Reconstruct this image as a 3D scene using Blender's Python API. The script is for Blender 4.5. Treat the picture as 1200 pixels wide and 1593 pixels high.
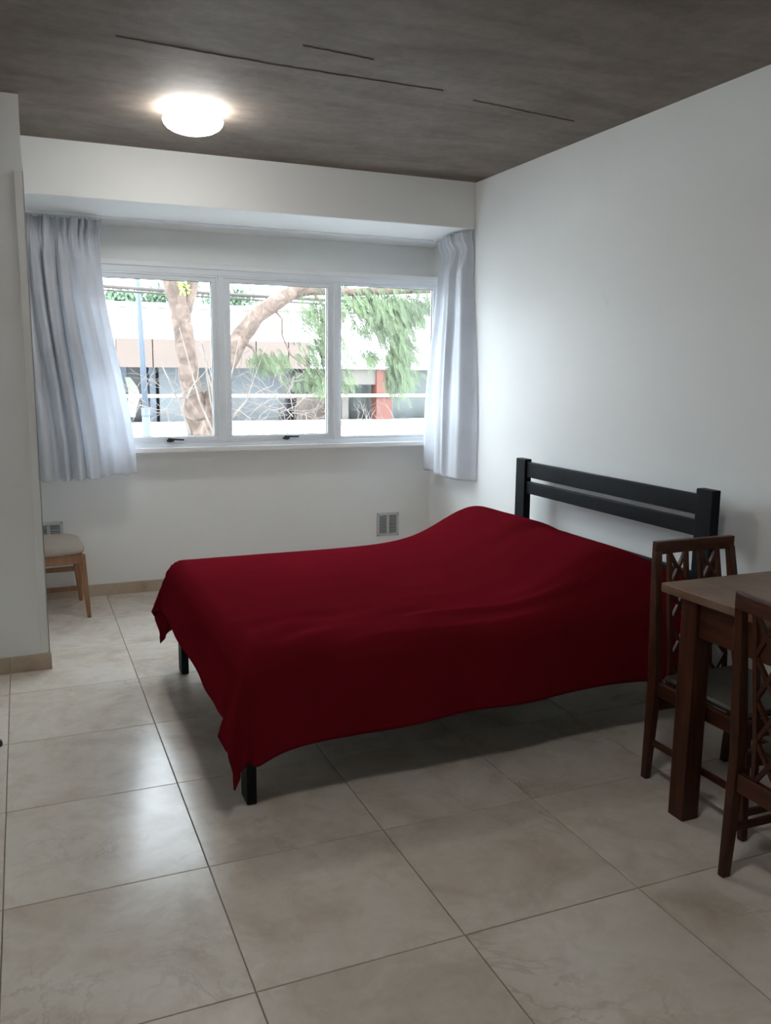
import bpy, bmesh, math, random
from mathutils import Vector, Matrix, noise
for o in list(bpy.data.objects): bpy.data.objects.remove(o)
SC = bpy.context.scene
COL = SC.collection
PI = math.pi

# ------------------------------------------------------------------ camera
CAMP = Vector((-0.443, -1.834, 1.4875)); YAW, PIT, ROL, FPX = 0.3976, 0.1644, 0.0098, 1339.9
F = Vector((math.sin(YAW)*math.cos(PIT), math.cos(YAW)*math.cos(PIT), -math.sin(PIT)))
R0 = Vector((math.cos(YAW), -math.sin(YAW), 0)); U0 = R0.cross(F)
RR = math.cos(ROL)*R0 + math.sin(ROL)*U0; UU = -math.sin(ROL)*R0 + math.cos(ROL)*U0
cd = bpy.data.cameras.new('camera'); cam = bpy.data.objects.new('camera', cd); COL.objects.link(cam)
cd.sensor_fit = 'HORIZONTAL'; cd.sensor_width = 36.0; cd.lens = 36.0*FPX/1200.0
cd.clip_start = 0.02; cd.clip_end = 300
M4 = Matrix((RR, UU, -F)).transposed().to_4x4(); M4.translation = CAMP
cam.matrix_world = M4
SC.camera = cam

# ------------------------------------------------------------------ sky, sun, exposure
SKY = 11.4; SUN = 0.8; LAMP = 36.0
w = bpy.data.worlds.new('World'); SC.world = w; w.use_nodes = True
bg = w.node_tree.nodes['Background']; bg.inputs[0].default_value = (0.82, 0.92, 1.0, 1); bg.inputs[1].default_value = SKY
sd = bpy.data.lights.new('sun_offscreen', 'SUN'); sd.energy = SUN; sd.angle = 0.01; sd.color = (1.0, 0.95, 0.86)
so = bpy.data.objects.new('sun_offscreen', sd); COL.objects.link(so)
so.rotation_euler = Vector((0.35, 0.62, -0.75)).to_track_quat('-Z', 'Y').to_euler()
VS = SC.view_settings
VS.view_transform = 'Standard'; VS.look = 'None'; VS.gamma = 1.0; VS.use_curve_mapping = False
VS.exposure = 0.42
try:
    SC.cycles.max_bounces = 12; SC.cycles.diffuse_bounces = 8; SC.cycles.transparent_max_bounces = 16
except Exception: pass

# ------------------------------------------------------------------ helpers
def tag(o, label=None, cat=None, group=None, kind=None):
    if label: o['label'] = label
    if cat: o['category'] = cat
    if group: o['group'] = group
    if kind: o['kind'] = kind
    return o

def empty(name, loc=(0, 0, 0), rz=0.0):
    o = bpy.data.objects.new(name, None); COL.objects.link(o)
    o.location = loc; o.rotation_euler = (0, 0, rz); o.empty_display_size = 0.1
    return o

class MB:
    def __init__(s): s.v = []; s.f = []
    def add(s, vs, fs):
        n = len(s.v); s.v += [tuple(v) for v in vs]; s.f += [tuple(i+n for i in f) for f in fs]; return s
    def box(s, x0, x1, y0, y1, z0, z1):
        return s.add([(x0,y0,z0),(x1,y0,z0),(x1,y1,z0),(x0,y1,z0),(x0,y0,z1),(x1,y0,z1),(x1,y1,z1),(x0,y1,z1)],
                     [(0,3,2,1),(4,5,6,7),(0,1,5,4),(1,2,6,5),(2,3,7,6),(3,0,4,7)])
    def loft(s, rings, caps=True):
        k = len(rings[0]); vs = [p for r in rings for p in r]; fs = []
        for i in range(len(rings)-1):
            for j in range(k):
                a = i*k+j; b = i*k+(j+1) % k
                fs.append((a, b, b+k, a+k))
        if caps:
            fs.append(tuple(reversed(range(k)))); fs.append(tuple(range((len(rings)-1)*k, len(rings)*k)))
        return s.add(vs, fs)
    def bar(s, p, q, w0, h0, w1=None, h1=None, up=(0, 0, 1)):
        """rectangular bar from p to q; w across, h along 'up'"""
        p = Vector(p); q = Vector(q); d = (q-p).normalized(); up = Vector(up)
        if abs(d.dot(up)) > 0.98: up = Vector((0, 1, 0))
        sx = d.cross(up).normalized(); sy = sx.cross(d).normalized()
        w1 = w0 if w1 is None else w1; h1 = h0 if h1 is None else h1
        def ring(c, w, h): return [c-sx*w/2-sy*h/2, c+sx*w/2-sy*h/2, c+sx*w/2+sy*h/2, c-sx*w/2+sy*h/2]
        return s.loft([ring(p, w0, h0), ring(q, w1, h1)])
    def tube(s, pts, rad, n=8):
        pts = [Vector(p) for p in pts]; rings = []
        up = Vector((0.3, 0.9, 0.2)).normalized()
        for i, p in enumerate(pts):
            d = (pts[min(i+1, len(pts)-1)]-pts[max(i-1, 0)]).normalized()
            sx = d.cross(up); sx.normalize(); sy = sx.cross(d)
            r = rad[i] if isinstance(rad, (list, tuple)) else rad
            rings.append([p+(sx*math.cos(2*PI*k/n)+sy*math.sin(2*PI*k/n))*r for k in range(n)])
        return s.loft(rings)
    def lathe(s, prof, c=(0, 0, 0), n=32):
        rings = [[(c[0]+r*math.cos(2*PI*k/n), c[1]+r*math.sin(2*PI*k/n), c[2]+z) for k in range(n)] for r, z in prof]
        return s.loft(rings)
    def grid(s, fn, nu, nv):
        vs = [fn(i/nu, j/nv) for i in range(nu+1) for j in range(nv+1)]
        fs = [(i*(nv+1)+j, (i+1)*(nv+1)+j, (i+1)*(nv+1)+j+1, i*(nv+1)+j+1) for i in range(nu) for j in range(nv)]
        return s.add(vs, fs)
    def build(s, name, mat, parent=None, bevel=0, smooth=False, seg=2, fix=True):
        me = bpy.data.meshes.new(name); me.from_pydata(s.v, [], s.f)
        if fix:
            bm = bmesh.new(); bm.from_mesh(me); bmesh.ops.recalc_face_normals(bm, faces=bm.faces); bm.to_mesh(me); bm.free()
        o = bpy.data.objects.new(name, me); COL.objects.link(o)
        if mat: me.materials.append(mat)
        if parent: o.parent = parent
        if smooth:
            me.shade_smooth()
        if bevel:
            b = o.modifiers.new('bevel', 'BEVEL'); b.width = bevel; b.segments = seg; b.limit_method = 'ANGLE'; b.angle_limit = 0.6
            me.shade_smooth()
            wn = o.modifiers.new('wn', 'WEIGHTED_NORMAL')
        return o

def box(name, mat, x0, x1, y0, y1, z0, z1, parent=None, bevel=0):
    return MB().box(x0, x1, y0, y1, z0, z1).build(name, mat, parent, bevel)

# ------------------------------------------------------------------ materials
class NT:
    def __init__(s, name):
        s.m = bpy.data.materials.new(name); s.m.use_nodes = True; s.t = s.m.node_tree
        s.b = s.t.nodes['Principled BSDF']
    def n(s, typ, **kw):
        nd = s.t.nodes.new(typ)
        for k, v in kw.items():
            if k.startswith('i_'):
                key = k[2:]; key = int(key) if key.isdigit() else key.replace('_', ' ')
                nd.inputs[key].default_value = v
            else: setattr(nd, k, v)
        return nd
    def l(s, a, b): s.t.links.new(a, b)
    def coords(s, scale=(1, 1, 1), rnd=0.0, rot=(0, 0, 0)):
        tc = s.n('ShaderNodeTexCoord'); mp = s.n('ShaderNodeMapping'); mp.inputs['Scale'].default_value = scale
        mp.inputs['Rotation'].default_value = rot
        s.l(tc.outputs['Object'], mp.inputs['Vector'])
        if rnd:
            oi = s.n('ShaderNodeObjectInfo'); mm = s.n('ShaderNodeMath', operation='MULTIPLY'); mm.inputs[1].default_value = rnd
            s.l(oi.outputs['Random'], mm.inputs[0]); cb = s.n('ShaderNodeCombineXYZ')
            for k in range(3): s.l(mm.outputs[0], cb.inputs[k])
            s.l(cb.outputs[0], mp.inputs['Location'])
        return mp.outputs[0]
    def noise(s, vec, scale, detail=4, rough=0.55, dist=0.0):
        nd = s.n('ShaderNodeTexNoise'); nd.inputs['Scale'].default_value = scale; nd.inputs['Detail'].default_value = detail
        nd.inputs['Roughness'].default_value = rough; nd.inputs['Distortion'].default_value = dist
        s.l(vec, nd.inputs['Vector']); return nd.outputs['Fac']
    def ramp(s, fac, stops):
        r = s.n('ShaderNodeValToRGB'); e = r.color_ramp.elements
        while len(e) < len(stops): e.new(0.5)
        for el, (p, c) in zip(e, stops):
            el.position = p; el.color = (c[0], c[1], c[2], 1) if not isinstance(c, (int, float)) else (c, c, c, 1)
        s.l(fac, r.inputs[0]); return r.outputs[0]
    def mix(s, fac, a, b, mode='MIX'):
        m = s.n('ShaderNodeMix', data_type='RGBA', blend_type=mode)
        for sock, v in ((m.inputs[0], fac), (m.inputs[6], a), (m.inputs[7], b)):
            if hasattr(v, 'is_output'): s.l(v, sock)
            elif isinstance(v, (int, float)): sock.default_value = v
            else: sock.default_value = (*v, 1)
        return m.outputs[2]
    def bump(s, h, strength=0.2, dist=0.01):
        b = s.n('ShaderNodeBump'); b.inputs['Strength'].default_value = strength; b.inputs['Distance'].default_value = dist
        s.l(h, b.inputs['Height']); s.l(b.outputs[0], s.b.inputs['Normal'])
    def set(s, **kw):
        for k, v in kw.items():
            i = s.b.inputs[k.replace('_', ' ')]
            if hasattr(v, 'is_output'): s.l(v, i)
            elif isinstance(v, tuple): i.default_value = (*v, 1) if len(v) == 3 else v
            else: i.default_value = v
        return s.m

def plain(name, col, rough=0.5, var=0.12, scale=6, metal=0.0, spec=0.5, bump=0.0):
    t = NT(name); v = t.coords(rnd=7.0)
    f = t.noise(v, scale, 5)
    c = t.ramp(f, [(0.3, tuple(x*(1-var) for x in col)), (0.7, tuple(min(1, x*(1+var)) for x in col))])
    if bump: t.bump(t.noise(v, scale*14, 3), bump, 0.004)
    return t.set(Base_Color=c, Roughness=rough, Metallic=metal, Specular_IOR_Level=spec)

def wall_paint(name, col):
    t = NT(name); v = t.coords()
    big = t.noise(v, 1.3, 4); c = t.ramp(big, [(0.3, tuple(x*0.965 for x in col)), (0.7, col)])
    sm = t.ramp(t.noise(v, 5.0, 6, 0.65, 0.6), [(0.66, 1.0), (0.80, (0.93, 0.915, 0.885))])
    c2 = t.mix(1.0, c, sm, 'MULTIPLY')
    t.bump(t.noise(v, 70, 4), 0.06, 0.003)
    return t.set(Base_Color=c2, Roughness=0.62, Specular_IOR_Level=0.3)

def wood(name, dark, light, rough=0.38, axis=2, worn=None):
    t = NT(name); sc = [14, 14, 14]; sc[axis] = 1.4
    v = t.coords(tuple(sc), rnd=9.0); f = t.noise(v, 2.2, 6, 0.6, 1.2)
    c = t.ramp(f, [(0.25, dark), (0.75, light)])
    if worn:
        v2 = t.coords((3, 3, 3)); c = t.mix(t.ramp(t.noise(v2, 1.6, 5, 0.6), [(0.42, 0.0), (0.62, 1.0)]), c, worn)
    t.bump(f, 0.12, 0.002)
    return t.set(Base_Color=c, Roughness=rough, Specular_IOR_Level=0.28)

def concrete():
    t = NT('concrete_ceiling'); v = t.coords((1, 1, 1)); vs = t.coords((0.7, 2.6, 1.0), rot=(0, 0, -0.06))
    streak = t.noise(vs, 1.9, 7, 0.6, 0.8); blot = t.noise(v, 1.5, 7, 0.66, 0.3)
    c = t.ramp(blot, [(0.25, (0.128, 0.104, 0.085)), (0.5, (0.175, 0.147, 0.124)), (0.78, (0.228, 0.200, 0.176))])
    s = t.ramp(streak, [(0.28, (0.74, 0.71, 0.69)), (0.5, (0.98, 0.98, 0.98)), (0.75, (1.20, 1.20, 1.19))])
    c = t.mix(1.0, c, s, 'MULTIPLY')
    fine = t.noise(v, 16, 6, 0.7); c = t.mix(0.35, c, t.ramp(fine, [(0.3, (0.6, 0.58, 0.55)), (0.7, (1.3, 1.3, 1.3))]), 'MULTIPLY')
    spk = t.ramp(t.noise(v, 60, 3, 0.6), [(0.70, 0.0), (0.78, 0.35)]); c = t.mix(spk, c, (0.40, 0.38, 0.36))
    t.bump(t.noise(v, 9, 6, 0.6), 0.2, 0.006)
    return t.set(Base_Color=c, Roughness=0.75, Specular_IOR_Level=0.25)

def marble(name, base=(0.65, 0.595, 0.525), rough=0.20, rnd=23.0):
    t = NT(name); v = t.coords((1, 1, 1), rnd=rnd, rot=(0, 0, 0.5))
    cl = t.noise(v, 3.2, 7, 0.6, 0.5)
    c = t.ramp(cl, [(0.26, tuple(x*k for x, k in zip(base, (0.74, 0.70, 0.66)))), (0.47, base), (0.72, tuple(min(1, x*k) for x, k in zip(base, (1.10, 1.13, 1.17))))])
    vn = t.noise(v, 2.6, 8, 0.6, 1.4)
    vein = t.ramp(vn, [(0.475, 0.0), (0.497, 1.0), (0.52, 0.0)])
    gate = t.ramp(t.noise(v, 2.1, 3), [(0.5, 0.0), (0.7, 0.42)])
    fac = t.n('ShaderNodeMath', operation='MULTIPLY'); t.l(vein, fac.inputs[0]); t.l(gate, fac.inputs[1])
    c = t.mix(fac.outputs[0], c, (0.22, 0.18, 0.15))
    fine = t.noise(v, 26, 6, 0.7); c = t.mix(0.22, c, t.ramp(fine, [(0.3, (0.72, 0.70, 0.68)), (0.7, (1.12, 1.12, 1.12))]), 'MULTIPLY')
    bl_ = t.ramp(t.noise(v, 6.5, 6, 0.65, 0.8), [(0.50, 0.0), (0.72, 0.55)]); c = t.mix(bl_, c, tuple(x*k for x, k in zip(base, (0.80, 0.71, 0.64))))
    oi = t.n('ShaderNodeObjectInfo'); tone = t.ramp(oi.outputs['Random'], [(0.0, (0.95, 0.94, 0.93)), (1.0, (1.03, 1.03, 1.03))])
    c = t.mix(1.0, c, tone, 'MULTIPLY')
    rg = t.ramp(t.noise(v, 7, 4), [(0.3, rough*0.85), (0.7, rough*1.2)])
    t.bump(t.noise(v, 5, 2), 0.05, 0.01)
    return t.set(Base_Color=c, Roughness=rg, Specular_IOR_Level=0.32)

def cloth(name, col, sheen=0.3, rough=0.9, transl=0.0, scale=240, sheen_tint=None, spec=0.2):
    t = NT(name); v = t.coords(); f = t.noise(v, scale, 2)
    g = t.noise(v, 3, 4)
    c = t.ramp(g, [(0.3, tuple(x*0.9 for x in col)), (0.7, tuple(min(1, x*1.06) for x in col))])
    t.bump(f, 0.12, 0.002)
    t.set(Base_Color=c, Roughness=rough, Sheen_Weight=sheen, Sheen_Roughness=0.4, Specular_IOR_Level=spec)
    if sheen_tint: t.set(Sheen_Tint=sheen_tint)
    if transl:
        tr = t.n('ShaderNodeBsdfTranslucent'); t.l(c, tr.inputs[0]); mx = t.n('ShaderNodeMixShader'); mx.inputs[0].default_value = transl
        out = t.t.nodes['Material Output']; t.l(t.b.outputs[0], mx.inputs[1]); t.l(tr.outputs[0], mx.inputs[2]); t.l(mx.outputs[0], out.inputs[0])
    return t.m

def glass_pane():
    t = NT('window_glass'); tr = t.n('ShaderNodeBsdfTransparent'); tr.inputs[0].default_value = (0.97, 0.98, 0.98, 1)
    gl = t.n('ShaderNodeBsdfGlossy'); gl.inputs['Roughness'].default_value = 0.02
    lw = t.n('ShaderNodeLayerWeight'); lw.inputs[0].default_value = 0.5; pw = t.n('ShaderNodeMath', operation='POWER'); pw.inputs[1].default_value = 5.0
    t.l(lw.outputs['Facing'], pw.inputs[0]); fr = t.n('ShaderNodeMath', operation='MULTIPLY_ADD'); fr.inputs[1].default_value = 0.9; fr.inputs[2].default_value = 0.03
    t.l(pw.outputs[0], fr.inputs[0]); mx = t.n('ShaderNodeMixShader')
    t.l(fr.outputs[0], mx.inputs[0]); t.l(tr.outputs[0], mx.inputs[1]); t.l(gl.outputs[0], mx.inputs[2])
    t.l(mx.outputs[0], t.t.nodes['Material Output'].inputs[0]); return t.m

def emit(name, col, strength):
    t = NT(name); t.set(Base_Color=(0.9, 0.9, 0.9), Emission_Color=col, Emission_Strength=strength, Roughness=0.3); return t.m

def bark():
    t = NT('tree_bark'); v = t.coords((1, 1, 1)); f = t.noise(v, 9, 7, 0.65, 0.8)
    c = t.ramp(f, [(0.28, (0.025, 0.016, 0.012)), (0.5, (0.085, 0.056, 0.042)), (0.75, (0.15, 0.11, 0.088))])
    t.bump(f, 0.8, 0.03); return t.set(Base_Color=c, Roughness=0.85)

M = dict(
    wall=wall_paint('white_wall_paint', (0.835, 0.85, 0.84)),
    concrete=concrete(), seam=plain('dark_formwork_seam', (0.10, 0.083, 0.07), 0.85, 0.3, 20),
    tile=marble('beige_marble_tile'), grout=plain('grey_grout', (0.28, 0.25, 0.215), 0.85, 0.15, 30),
    skirting=marble('beige_skirting_tile', (0.53, 0.44, 0.34), 0.42, 41.0),
    alu=plain('white_lacquered_frame', (0.82, 0.86, 0.90), 0.35, 0.03, 4),
    sill=plain('white_sill', (0.84, 0.85, 0.86), 0.4, 0.03, 4),
    gasket=plain('black_gasket', (0.03, 0.03, 0.035), 0.6, 0.1),
    glass=glass_pane(), guard=plain('white_corner_guard', (0.82, 0.83, 0.81), 0.4, 0.04, 5),
    black=plain('black_painted_wood', (0.009, 0.011, 0.014), 0.5, 0.25, 14, spec=0.10, bump=0.06),
    blanket=cloth('crimson_fleece', (0.135, 0.0068, 0.0125), 0.02, 0.95, 0, 300, (0.9, 0.05, 0.12), 0.0),
    mattress=cloth('grey_mattress_fabric', (0.33, 0.34, 0.36), 0.1),
    curtain=cloth('silver_curtain', (0.80, 0.82, 0.86), 0.10, 0.5, 0.42, 300, None, 0.35),
    mahog=wood('dark_mahogany', (0.022, 0.006, 0.003), (0.085, 0.026, 0.011), 0.38, 2),
    mahog_x=wood('dark_mahogany_cross', (0.022, 0.006, 0.003), (0.09, 0.028, 0.012), 0.38, 0),
    mahog_y=wood('dark_mahogany_long', (0.022, 0.006, 0.003), (0.082, 0.026, 0.011), 0.38, 1),
    tabletop=wood('worn_brown_tabletop', (0.095, 0.045, 0.022), (0.185, 0.10, 0.055), 0.38, 1, (0.19, 0.13, 0.088)),
    seat_dark=plain('dark_olive_seat', (0.055, 0.045, 0.030), 0.55, 0.2, 12, bump=0.1),
    teak=wood('light_brown_wood', (0.20, 0.095, 0.048), (0.38, 0.21, 0.12), 0.42, 2),
    beige=cloth('beige_upholstery', (0.40, 0.35, 0.295), 0.2),
    vent=plain('silver_vent', (0.56, 0.58, 0.58), 0.35, 0.05, 5), vent_slot=plain('grey_vent_louvre', (0.30, 0.32, 0.32), 0.45, 0.08, 9),
    screw=plain('dark_screw', (0.08, 0.08, 0.08), 0.4, 0.1, metal=0.6),
    lamp=emit('lamp_glass', (1.0, 0.985, 0.95, 1), LAMP), lamp_base=plain('lamp_base_metal', (0.55, 0.52, 0.48), 0.4, 0.05),
    rubber=plain('black_rubber', (0.02, 0.02, 0.018), 0.5, 0.2),
    bark=bark(), twig=plain('pale_dry_twig', (0.115, 0.094, 0.082), 0.85, 0.25, 8),
    leaf=plain('feathery_green_leaf', (0.046, 0.066, 0.026), 0.6, 0.45, 3.0), leaf2=plain('yellow_green_leaf', (0.20, 0.24, 0.05), 0.6, 0.2, 5),
    hedge=plain('hedge_green', (0.05, 0.085, 0.045), 0.7, 0.4, 5),
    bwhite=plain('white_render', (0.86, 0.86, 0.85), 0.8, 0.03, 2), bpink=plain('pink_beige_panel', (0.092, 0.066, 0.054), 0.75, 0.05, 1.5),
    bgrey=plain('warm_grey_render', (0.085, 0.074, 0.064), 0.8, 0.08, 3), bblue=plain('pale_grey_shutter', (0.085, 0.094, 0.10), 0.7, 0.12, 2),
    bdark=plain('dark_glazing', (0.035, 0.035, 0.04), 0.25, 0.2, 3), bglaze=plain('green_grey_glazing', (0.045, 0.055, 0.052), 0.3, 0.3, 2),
    bred=plain('orange_red_column', (0.080, 0.021, 0.012), 0.7, 0.12, 3), brail=plain('cream_rail', (0.28, 0.255, 0.225), 0.6, 0.05),
    bbrown=plain('brown_shade_cloth', (0.10, 0.075, 0.06), 0.8, 0.25, 2), pole=plain('light_blue_grey_pole', (0.060, 0.074, 0.095), 0.5, 0.06, 3),
    cable=plain('brown_cable', (0.045, 0.033, 0.03), 0.7, 0.2, 4), asphalt=plain('street_asphalt', (0.12, 0.12, 0.12), 0.9, 0.2, 3),
    ribbon=plain('cream_banner', (0.15, 0.15, 0.12), 0.7, 0.05),
)

# ------------------------------------------------------------------ room dimensions (metres)
XR = 2.346; YB = 3.343; YW = 3.964; YF = 3.83; ZC = 2.685; ZB = 2.395; ZB2 = 2.351
XL = -0.388; YL = 2.592; XM = -1.40; YK = -2.7; XA = -1.25  # unseen left and back walls drawn in closer for brighter bounce light
T = 0.57; TY = 0.5726

# ------------------------------------------------------------------ structure
floor = tag(box('floor', M['grout'], XM-0.2, XR+0.2, YK-0.2, YW+0.2, -0.25, -0.004), kind='structure')
tile_mesh = None
for i in range(-4, 5):
    for j in range(-6, 8):
        x0, y0 = i*T, j*TY
        x1, y1 = min(x0+T, XR), min(y0+TY, YW)
        if x1-x0 < 0.02 or y1-y0 < 0.02 or x0 < XM-0.3: continue
        full = x1 == x0+T and y1 == y0+TY
        g = 0.0016
        if full and tile_mesh:
            o = bpy.data.objects.new('floor_tile', tile_mesh); COL.objects.link(o); o.parent = floor
        else:
            o = MB().box(g, x1-x0-g, g, y1-y0-g, -0.004, 0.0).build('floor_tile', M['tile'], floor)
            bm = bmesh.new(); bm.from_mesh(o.data)
            bmesh.ops.bevel(bm, geom=[e for e in bm.edges if all(v.co.z > -0.001 for v in e.verts)], offset=0.0012, segments=1, affect='EDGES')
            bm.to_mesh(o.data); bm.free()
            if full: tile_mesh = o.data
        o.location = (x0, y0, 0)

ceiling = tag(box('ceiling', M['concrete'], XM-0.2, XR+0.2, YK-0.2, YW+0.2, ZC, ZC+0.3), kind='structure')
def seam(pts, wd):
    random.seed(int(pts[0][0]*1000)); m = MB(); P = []
    for a, b in zip(pts[:-1], pts[1:]):
        for k in range(10): P.append(Vector(a).lerp(Vector(b), k/10))
    P.append(Vector(pts[-1])); rings = []
    for k, p in enumerate(P):
        t = k/(len(P)-1); wv = wd*(0.12+0.88*max(0, math.sin(PI*min(1, t**0.7)))**0.7)*random.uniform(0.45, 1.2)
        y = p.y+random.uniform(-0.003, 0.003)
        rings.append([(p.x, y-wv, ZC+0.001), (p.x, y, ZC-0.004), (p.x, y+wv, ZC+0.001)])
    m.loft(rings); return m.build('formwork_seam', M['seam'], ceiling)
seam([(-0.055, 1.691), (0.25, 1.72), (0.566, 1.743), (1.0, 1.752), (1.316, 1.754)], 0.0105)
seam([(0.60, 1.497), (0.75, 1.512), (0.90, 1.524)], 0.006)
seam([(1.50, 1.820), (1.65, 1.845), (1.82, 1.872)], 0.010)
seam([(1.82, 1.872), (2.1, 1.905)], 0.003)
tag(box('wall_right', M['wall'], XR, XR+0.2, YK-0.2, YW+0.03, -0.2, ZC+0.02), kind='structure')
tag(box('wall_back', M['wall'], XM-0.2, XR, YK-0.2, YK, -0.2, ZC+0.02), kind='structure')
tag(box('wall_left', M['wall'], XM-0.2, XM, YK, YW+0.25, -0.2, ZC+0.02), kind='structure')
tag(box('wall_partition', M['wall'], XM, XL, YL, YL+0.14, -0.1, ZC+0.01), kind='structure')
tag(box('wall_alcove', M['wall'], XA-0.12, XA, YL+0.14, YW, -0.1, ZC+0.01), kind='structure')
WX0, WX1, WZ0, WZ1 = -0.06, XR, 0.955, 2.125
wm = MB(); wm.box(XM, XR, YW, YW+0.2, -0.2, WZ0); wm.box(XM, XR, YW, YW+0.2, WZ1, ZC+0.02); wm.box(XM, WX0, YW, YW+0.2, WZ0, WZ1)
tag(wm.build('wall_window', M['wall']), kind='structure')
# dropped beam along the window wall: soffit falls slightly towards the wall
bmv = MB(); bmv.add([(XA, YB, ZB), (XR, YB, ZB), (XR, YW, ZB2), (XA, YW, ZB2), (XA, YB, ZC+.01), (XR, YB, ZC+.01), (XR, YW, ZC+.01), (XA, YW, ZC+.01)],
                    [(0,3,2,1),(4,5,6,7),(0,1,5,4),(1,2,6,5),(2,3,7,6),(3,0,4,7)])
tag(bmv.build('wall_beam', M['wall'], None, 0.006), kind='structure')
tag(MB().box(XL-0.036, XL+0.004, YL-0.005, YL+0.006, 0.085, 2.36).box(XL-0.002, XL+0.004, YL-0.005, YL+0.04, 0.085, 2.36).build('trim_1', M['guard'], None, 0.0015), kind='structure')

def skirting(name, segs, axis):
    root = tag(empty(name), kind='structure')
    for s in segs:
        box('baseboard_tile', M['skirting'], *s, parent=root, bevel=0.002)
    return root
H = 0.076; sg = []
for i in range(-3, 5):
    a, b = max(i*T, XA), min((i+1)*T, XR)
    if b-a > 0.03: sg.append((a+0.001, b-0.001, YW-0.010, YW+0.001, 0.0, H))
skirting('baseboard_window', sg, 0)
sg = [(-0.570+0.001, XL+0.010, YL-0.010, YL+0.001, 0, 0.082)]
for i in range(-4, -1): sg.append((max(i*T, XM)+0.001, (i+1)*T-0.001, YL-0.010, YL+0.001, 0, 0.082))
sg.append((XL-0.001, XL+0.010, YL+0.001, YL+0.14, 0, 0.082))
skirting('baseboard_partition', sg, 0)
sg = [(XR-0.010, XR+0.001, j*TY+0.001, min((j+1)*TY, YW-0.012)-0.001, 0, H) for j in range(-5, 7)]
skirting('baseboard_right', sg, 1)

# ------------------------------------------------------------------ window
win = tag(empty('window_1', (0, 0, 0)), kind='structure')
sr = MB()                                                        # white surround box around the opening
sr.box(WX0-0.03, XR-0.001, YF, YW+0.19, 2.105, 2.135)
sr.box(WX0-0.03, WX0, YF, YW+0.19, 0.975, 2.105)
sr.build('window_surround', M['sill'], win, 0.003)
sr = MB().box(WX0-0.05, XR-0.001, YF-0.018, YW+0.22, 0.943, 0.975); sr.build('window_sill', M['sill'], win, 0.004)
GZ0, GZ1 = 1.045, 2.045; FY0, FY1 = YF+0.012, YF+0.075
fr = MB(); fr.box(WX0, XR-0.001, FY0, FY1, 2.068, 2.106); fr.box(WX0, XR-0.001, FY0, FY1, 0.975, 1.002)
fr.box(WX0, WX0+0.045, FY0, FY1, 1.002, 2.068); fr.box(XR-0.030, XR-0.001, FY0, FY1, 1.002, 2.068)
fr.build('window_frame', M['alu'], win, 0.003)
MULL = (0.775, 1.563)
for mx in MULL:
    m = MB().box(mx-0.020, mx+0.020, FY0-0.004, FY1, 1.002, 2.068); m.build('mullion', M['alu'], win, 0.004)
def ring(m, x0, x1, z0, z1, wd, y0, y1):
    m.box(x0, x1, y0, y1, z1-wd, z1); m.box(x0, x1, y0, y1, z0, z0+wd); m.box(x0, x0+wd, y0, y1, z0+wd, z1-wd); m.box(x1-wd, x1, y0, y1, z0+wd, z1-wd)
    return m
bays = [(WX0+0.045, MULL[0]-0.020), (MULL[0]+0.020, MULL[1]-0.020), (MULL[1]+0.020, XR-0.030)]
for k, (x0, x1) in enumerate(bays):
    if k < 2:
        m = MB(); ring(m, x0, x1, 1.002, 2.068, 0.012, FY0+0.004, FY1-0.02); m.build('sash_stop', M['alu'], win, 0.002)
        m = MB(); ring(m, x0+0.012, x1-0.012, 1.014, 2.056, 0.028, FY0+0.012, FY1-0.005); sash = m.build('sash', M['alu'], win, 0.003)
        gx0, gx1, gz0, gz1 = x0+0.040, x1-0.040, 1.042, 2.028
        hx = 0.405 if k == 0 else 1.180                          # cam handle on the bottom rail
        hd = MB(); hd.box(hx, hx+0.045, FY0-0.006, FY0+0.014, 1.010, 1.024)
        hd.lathe([(0.012, 0), (0.012, 0.012), (0.008, 0.016)], (hx+0.022, FY0-0.008, 1.008), 12)
        hd.bar((hx+0.004, FY0-0.014, 1.030), (hx+0.105, FY0-0.024, 1.023 if k == 0 else 1.029), 0.010, 0.013, 0.008, 0.010)
        hd.build('handle', M['gasket'], sash, 0.002)
        par = sash
    else:
        m = MB(); ring(m, x0, x1, 1.002, 2.068, 0.020, FY0+0.010, FY1-0.015); m.build('glazing_bead', M['alu'], win, 0.003)
        gx0, gx1, gz0, gz1 = x0+0.020, x1-0.020, 1.022, 2.048; par = win
    m = MB(); ring(m, gx0, gx1, gz0, gz1, 0.003, FY0+0.022, FY0+0.034); m.build('gasket', M['gasket'], par)
    box('pane', M['glass'], gx0+0.001, gx1-0.001, FY0+0.026, FY0+0.031, gz0+0.001, gz1-0.001, par)

# ------------------------------------------------------------------ bed
BX0, BX1, BY0, BY1 = 0.195, 2.16, 0.86, 2.37
bed = tag(empty('bed', (1.18, 1.61, 0)), 'black wooden double bed frame with two-rail slatted headboard against white wall', 'bed')
def bpart(name, x0, x1, y0, y1, z0, z1, bev=0.004):
    return box(name, M['black'], x0-1.18, x1-1.18, y0-1.61, y1-1.61, z0, z1, bed, bev)
HY0, HY1 = 0.925, 2.495
bpart('headboard_post', 2.20, 2.245, HY0, HY0+0.098, 0, 0.998); bpart('headboard_post', 2.20, 2.245, HY1-0.098, HY1, 0, 0.985)
for z0, z1 in ((0.882, 0.970), (0.788, 0.858), (0.54, 0.628)):
    bpart('headboard_rail', 2.212, 2.236, HY0+0.095, HY1-0.095, z0, z1)
bpart('leg', BX0, BX0+0.035, BY0+0.028, BY0+0.118, 0, 0.30); bpart('leg', BX0+0.01, BX0+0.045, BY1-0.105, BY1-0.015, 0, 0.30)
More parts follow.
